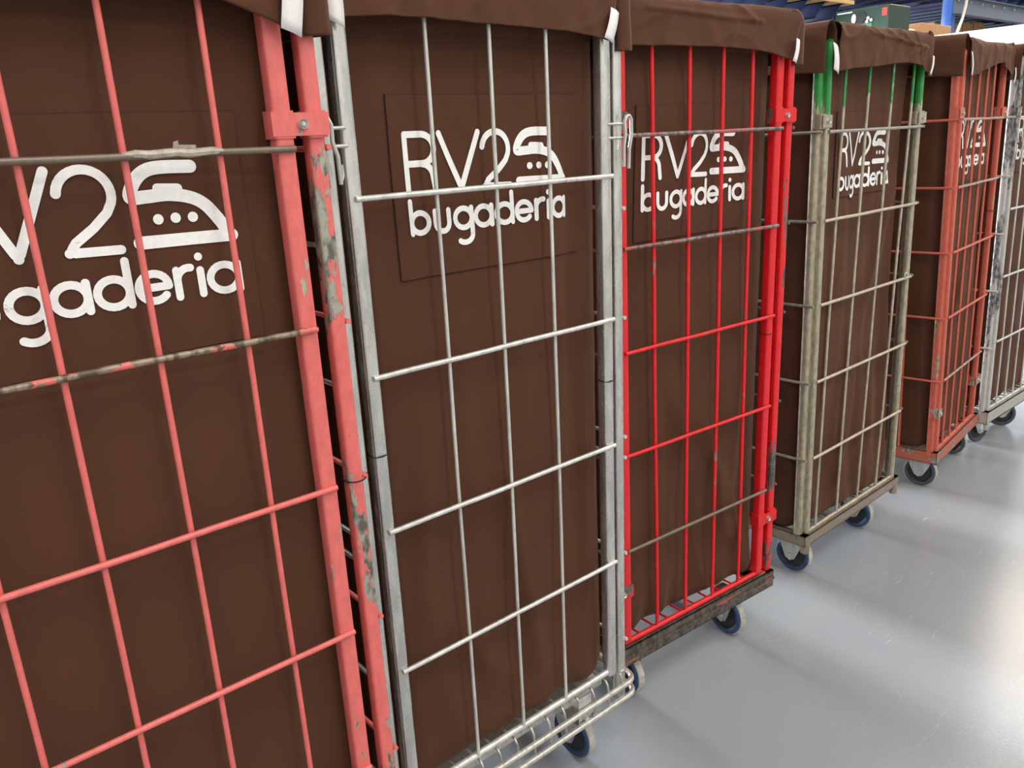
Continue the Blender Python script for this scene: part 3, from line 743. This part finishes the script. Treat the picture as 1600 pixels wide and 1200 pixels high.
# ---- materials of each cage
pinkp = paint('pink_lacquer', PINK, thr=.615, chip=(.50, .47, .33), chip2=(.20, .19, .15))
pinkc = paint('pink_lacquer_worn', PINK, thr=.54, chip=(.42, .42, .34), chip2=(.14, .13, .11), sc=15, zs=.35)
pinkw = paint('pink_wire_lacquer', PINK, thr=.70, zs=.6)
pinkb = paint('pink_rubbed_rung', PINK, thr=.42, chip=(.34, .27, .19), chip2=(.12, .09, .06), zs=1, sc=14)
bare = steel('rubbed_bare_rod', (.20, .155, .12), .42, .4, .5)
pink_base = paint('pink_base', PINK, thr=.5)
M1 = dict(post=pinkp, corner=pinkc, wire=pinkw, rungs=[bare, pinkb, pinkw, pinkw, pinkw], rail=pinkw, side=pinkw, sider=pinkw, base=pink_base)
C1 = dict(loc=(.609, 1.260, 0), yaw=-.009, W=.66, lean=(-.66, -.66, -.001, .0035), cR=.058, cL=.058, rz=[1.778, 1.485, 1.193, .896, .585], rr=.0055, wr=.005,
          wires=[(-.108, -.105), (-.245, -.243), (-.379, -.376), (-.515, -.51)], mats=M1, clamps=[('R', 1.815, .042, pinkc), ('R', .45, .042, pinkc), ('L', 1.815, .042, pinkp), ('L', .45, .042, pinkp)],
          ties=[(.058, 1.193, .021)], tape=[(-.175, 1.778, 0)], label='roll cage in chipped pink paint, nearest one at the left edge', zb=.24,
          bag=dict(seed=2.3, amp=.55, pocket=(-.592, -.064, 1.482, 1.838), logo=(-.534, 1.764), hem=[2.0, 2.0, 2.0, 2.0, 1.999, 1.986, 1.950], xr=.03, wr=.004, side_hem=1.945, flapx=(-.67, .05), top=2.11, slant=(0, .025),
                   label='brown laundry bag in the pink roll cage, cut off by the left edge', ribbons=[(.040, 2.09, .018, 1.952, .034, -.040)], folds=[(-.30, 1.45, -.2, 1.2, .005, .03), (-.06, 1.7, -.03, 1.1, .008, .03)]))
M2 = dict(post=SILVER, corner=SILVER, wire=SILVERW, rungs=[SILVERW]*5, rail=SILVERW, side=SILVERW, sider=SILVERW, base=steel('galvanised_base', (.58, .56, .50), .36, .6, .5))
C2 = dict(loc=(1.504, 1.402, 0), yaw=-.007, W=.697, lean=(-.6955, -.6985, .0033, -.0088), cR=.046, cL=.046, rz=[1.682, 1.327, .984, .637], rr=.006, wr=.0046, post=(.0165, .008), corner=(.0145, .006),
          wires=[(-.5044, -.5034), (-.3429, -.3496), (-.1829, -.1936)], mats=M2, basket=True, zb=.262, zr=.284, hooks=[('R', 1.802), ('L', 1.812)], ties=[(-.697, 1.16, .019), (.0, 1.165, .019)],
          sz=[1.60, 1.32, .99, .93, .64, .36], wheelx=(-.085, -.60),
          label='silver galvanised roll cage between the pink and the red one',
          bag=dict(seed=5.1, amp=1.35, pocket=(-.587, -.062, 1.506, 1.873), logo=(-.549, 1.797), hem=[2.0, 2.006, 2.007, 2.005, 2.004, 2.003, 2.0, 1.994, 1.985], zb=.275, xr=-.012, wr=.016, inl=.012, wl=.01,
                   label='brown laundry bag with white print in the silver roll cage', ribbons=[(-.712, 2.075, -.712, 1.992, .032, -.036), (.006, 2.055, -.020, 1.990, .030, -.040)], flapx=(-.70, .02), slant=(0, .04), wrap=(.03, .05), side_hem=1.965,
                   folds=[(-.08, 2.0, -.10, .4, -.010, .035), (-.05, 1.3, -.07, .4, .008, .02), (-.34, 1.0, -.25, .4, .010, .03), (-.6, .75, -.3, .35, .008, .035), (-.56, 1.2, -.62, .6, .008, .03)]))
redp = paint('red_lacquer', RED, thr=.70, chip=(.30, .26, .22)); redc = paint('red_lacquer_worn', RED, thr=.55, chip=(.20, .18, .16), chip2=(.09, .08, .07), sc=13)
redw = paint('red_wire_lacquer', RED, thr=.64, zs=.5, chip=(.42, .20, .18), chip2=(.2, .14, .12)); redbase = paint('rubbed_red_base', (.36, .10, .07), thr=.42, chip=(.17, .14, .115), chip2=(.075, .062, .05), zs=2.5, sc=13, xs=.25, rough=.55)
redr = paint('red_rubbed_rung', (.40, .09, .08), thr=.46, chip=(.30, .24, .21), chip2=(.14, .10, .09), zs=1, sc=9)
M3 = dict(post=redp, corner=redc, wire=redw, rungs=[redr, redr, redw, redw, bare], rail=redp, side=redw, sider=bare, base=redbase)
C3 = dict(loc=(2.332, 1.449, 0), yaw=-.073, W=.663, lean=(-.665, -.66, .0014, -.0086), cR=.062, cL=.045, rz=[1.774, 1.48, 1.188, .877, .568], wr=.0062, rr=.0058,
          wires=[(-.5483, -.5254), (-.3997, -.3912), (-.2582, -.2558), (-.1267, -.1196)], mats=M3, clamps=[('R', 1.812, .046, redc), ('R', .455, .045, redc), ('L', 1.812, .046, redc), ('L', .43, .045, redc)],
          ridge=True, zr=.246, zb=.24, frame_z=(.236, .172), wheelx=(-.075, -.60), ties=[(-.004, 1.13, .019)],
          label='bright red roll cage in the middle of the row',
          bag=dict(seed=8.8, amp=1.5, pocket=(-.588, -.135, 1.487, 1.850), logo=(-.562, 1.772), hem=[1.992, 1.994, 1.995, 1.997, 1.996, 1.992, 1.982, 1.968], zb=.248, xr=-.015, wr=.016, side_hem=1.955,
                   label='brown laundry bag with white print in the red roll cage', ribbons=[(.036, 2.028, .018, 1.965, .022, -.044)], flapx=(-.70, .068), slant=(0, .045), top=2.115, crease=[(.15, 2.085, .75, 2.068, .006, .007), (.62, 2.11, .70, 2.07, .006, .01), (.25, 2.05, .22, 2.0, .004, .008), (.6, 2.06, .56, 2.0, .004, .008)],
                   folds=[(-.3, .9, -.1, .4, .012, .03), (-.45, 1.1, -.38, .8, .010, .03), (-.2, .6, -.05, .3, .010, .04), (-.06, 1.9, -.08, .5, -.012, .03)]))
aged = steel('aged_yellowish_steel', (.52, .46, .34), .4, .55, .55, (.17, .13, .09), .54)
agedw = steel('aged_wire', (.60, .52, .40), .42, .45, .35, (.2, .16, .12))
greenr = paint('green_paint_remnant', (.03, .26, .055), thr=.665, chip=(.50, .45, .32), chip2=(.36, .33, .25), sc=16, zlo=1.93, zhi=1.64, rough=.4)
greenw = paint('green_wire_remnant', (.05, .27, .07), thr=.655, chip=(.56, .50, .38), chip2=(.42, .37, .28), sc=18, zs=.5, zlo=1.94, zhi=1.70, rough=.4)
greyr = steel('grey_rubbed_rod', (.40, .37, .32), .4, .6, .3)
M4 = dict(post=greenr, corner=greenr, wire=greenw, rungs=[greyr, agedw, agedw, agedw, agedw], rail=aged, side=agedw, sider=greyr, base=steel('rubbed_brown_steel', (.34, .27, .20), .4, .5, .6, (.12, .09, .06)), loopm=ZINC)
C4 = dict(loc=(3.515, 1.532, 0), yaw=.016, W=.748, lean=(-.758, -.727, -.016, .033), cR=.026, cL=.022, cy=.02, rz=[1.755, 1.449, 1.142, .845, .532], wr=.0058, rr=.0062, post=(.0135, .008), corner=(.0165, .012),
          wires=[(-.6395, -.6649), (-.4582, -.4875), (-.2681, -.304), (-.0876, -.1302)], mats=M4, zb=.20, zr=.212, frame_z=(.205, .160), feet=True, wheelx=(-.18, -.712), clamps=[('L', 1.79, .05, aged), ('R', 1.79, .05, aged)],
          loops=[(-.045, 1.155, .012)], label='bare metal roll cage with traces of green paint, fourth in the row',
          bag=dict(seed=12.4, amp=1.6, pocket=(-.635, -.195, 1.519, 1.822), logo=(-.610, 1.745), hem=[1.950, 1.962, 1.968, 1.975, 1.985, 1.990, 1.982, 1.955], zb=.215, xr=-.02, wr=.035, inl=-.005, wl=.008, side_hem=1.945,
                   label='brown laundry bag with white print in the bare metal roll cage', ribbons=[(-.768, 2.04, -.762, 1.955, .042, -.036), (.014, 2.02, -.010, 1.952, .020, -.040)], flapx=(-.735, .02), top=2.108, wr2=.009,
                   crease=[(.3, 2.085, .95, 2.045, .006, .006), (.35, 2.1, .42, 2.07, .005, .008), (.5, 2.1, .6, 2.06, .005, .008), (.65, 2.1, .75, 2.05, .005, .008), (.8, 2.1, .86, 2.0, .006, .009)],
                   folds=[(-.08, 1.62, -.35, 1.0, .012, .04), (-.03, 1.75, -.12, 1.55, -.012, .05), (-.55, 1.3, -.6, .8, .010, .03), (-.4, .8, -.5, .35, .012, .03), (-.2, .9, -.25, .3, .010, .04)]))
salp = paint('salmon_lacquer', SALM, thr=.64, chip=(.45, .38, .26), chip2=(.28, .2, .14), sc=18, rough=.5); salw = paint('salmon_wire_lacquer', SALM, thr=.68, rough=.5, zs=.6)
salb = paint('salmon_rubbed_rung', SALM, thr=.45, chip=(.48, .42, .36), chip2=(.3, .24, .2), zs=1, sc=12); salbase = paint('salmon_base', srgb(186, 96, 74), thr=.53, chip=(.40, .36, .30), chip2=(.2, .16, .13), sc=12, zs=2, rough=.5)
M5 = dict(post=salp, corner=salp, wire=salw, rungs=[salb, salb, salw, salw, salb], rail=salp, side=salw, sider=salw, base=salbase)
C5 = dict(loc=(4.588, 1.588, 0), yaw=.118, W=.69, lean=(-.795, -.610, -.105, .03), cR=.058, cL=.020, cy=.016, rz=[1.774, 1.49, 1.202, .897, .586], wr=.0065, rr=.006, post=(.0145, .008), corner=(.016, .011),
          wires=[(-.675, -.524), (-.541, -.401), (-.405, -.279), (-.285, -.148)], mats=M5, zb=.205, zr=.222, frame_z=(.215, .150), wheelx=(-.08, -.655), tyre=GREYT, clamps=[('L', 1.80, .05, salp), ('R', 1.80, .05, salp), ('L', .42, .05, salb), ('R', .42, .05, salb)],
          ties=[(.0, 1.33, .02)], label='salmon pink roll cage, fifth in the row',
          bag=dict(seed=15.9, amp=1.2, pocket=(-.63, -.17, 1.50, 1.83), logo=(-.585, 1.768), hem=[1.945, 1.955, 1.975, 1.99, 2.005, 2.015, 1.99, 1.96], zb=.224, xr=-.03, wr=.03, inl=.0, side_hem=1.945,
                   label='brown laundry bag in the salmon pink roll cage', ribbons=[(-.700, 2.04, -.690, 1.95, .022, -.036), (.05, 2.0, .03, 1.93, .02, -.04)], flapx=(-.69, .03), wr2=.008, top=2.10,
                   folds=[(-.3, 1.3, -.5, .7, .012, .03)]))
whitep = paint('flaking_white_paint', (.50, .50, .47), thr=.50, chip=(.36, .36, .35), chip2=(.1, .1, .1), sc=14, rough=.45); greyw = steel('white_zinc_wire', (.70, .68, .62), .4, .4, .2)
M6 = dict(post=whitep, corner=whitep, wire=greyw, rungs=[greyw]*5, rail=greyw, side=greyw, sider=greyw, base=steel('pale_worn_base', (.56, .53, .46), .4, .5, .5))
C6 = dict(loc=(4.724+.66, 1.557, 0), yaw=0.0, W=.66, lean=(-.735, -.645, -.08, .01), cR=.022, cL=.020, cy=.016, rz=[1.772, 1.324, .974, .62], wr=.0055, rr=.006, post=(.0145, .008), corner=(.016, .011),
          wires=[(-.62, -.535), (-.50, -.402), (-.38, -.28), (-.26, -.15)], mats=M6, zb=.215, zr=.232, frame_z=(.222, .150), feet=True, wheelx=(-.21, -.585), tyre=GREYT, swivel=(.5, 1.2, .3, 0), clamps=[('L', 1.80, .05, whitep)],
          sz=[1.775, 1.49, 1.20, .90, .586], loops=[(-.655, 1.68, .022)], label='last roll cage in flaking white paint, cut off by the right edge',
          bag=dict(seed=19.2, amp=1.0, pocket=(-.60, -.14, 1.50, 1.83), logo=(-.555, 1.768), hem=[1.955, 1.965, 1.97, 1.975, 1.98, 1.97], zb=.232, side_hem=1.945,
                   label='brown laundry bag in the white roll cage at the right edge', ribbons=[(-.675, 2.04, -.665, 1.96, .025, -.036)], flapx=(-.66, .02), wr2=.006))
M6['loopm'] = ZINC
for P in (C1, C2, C3, C4, C5, C6):
    root, T = cage(P); bag(P, root, T)
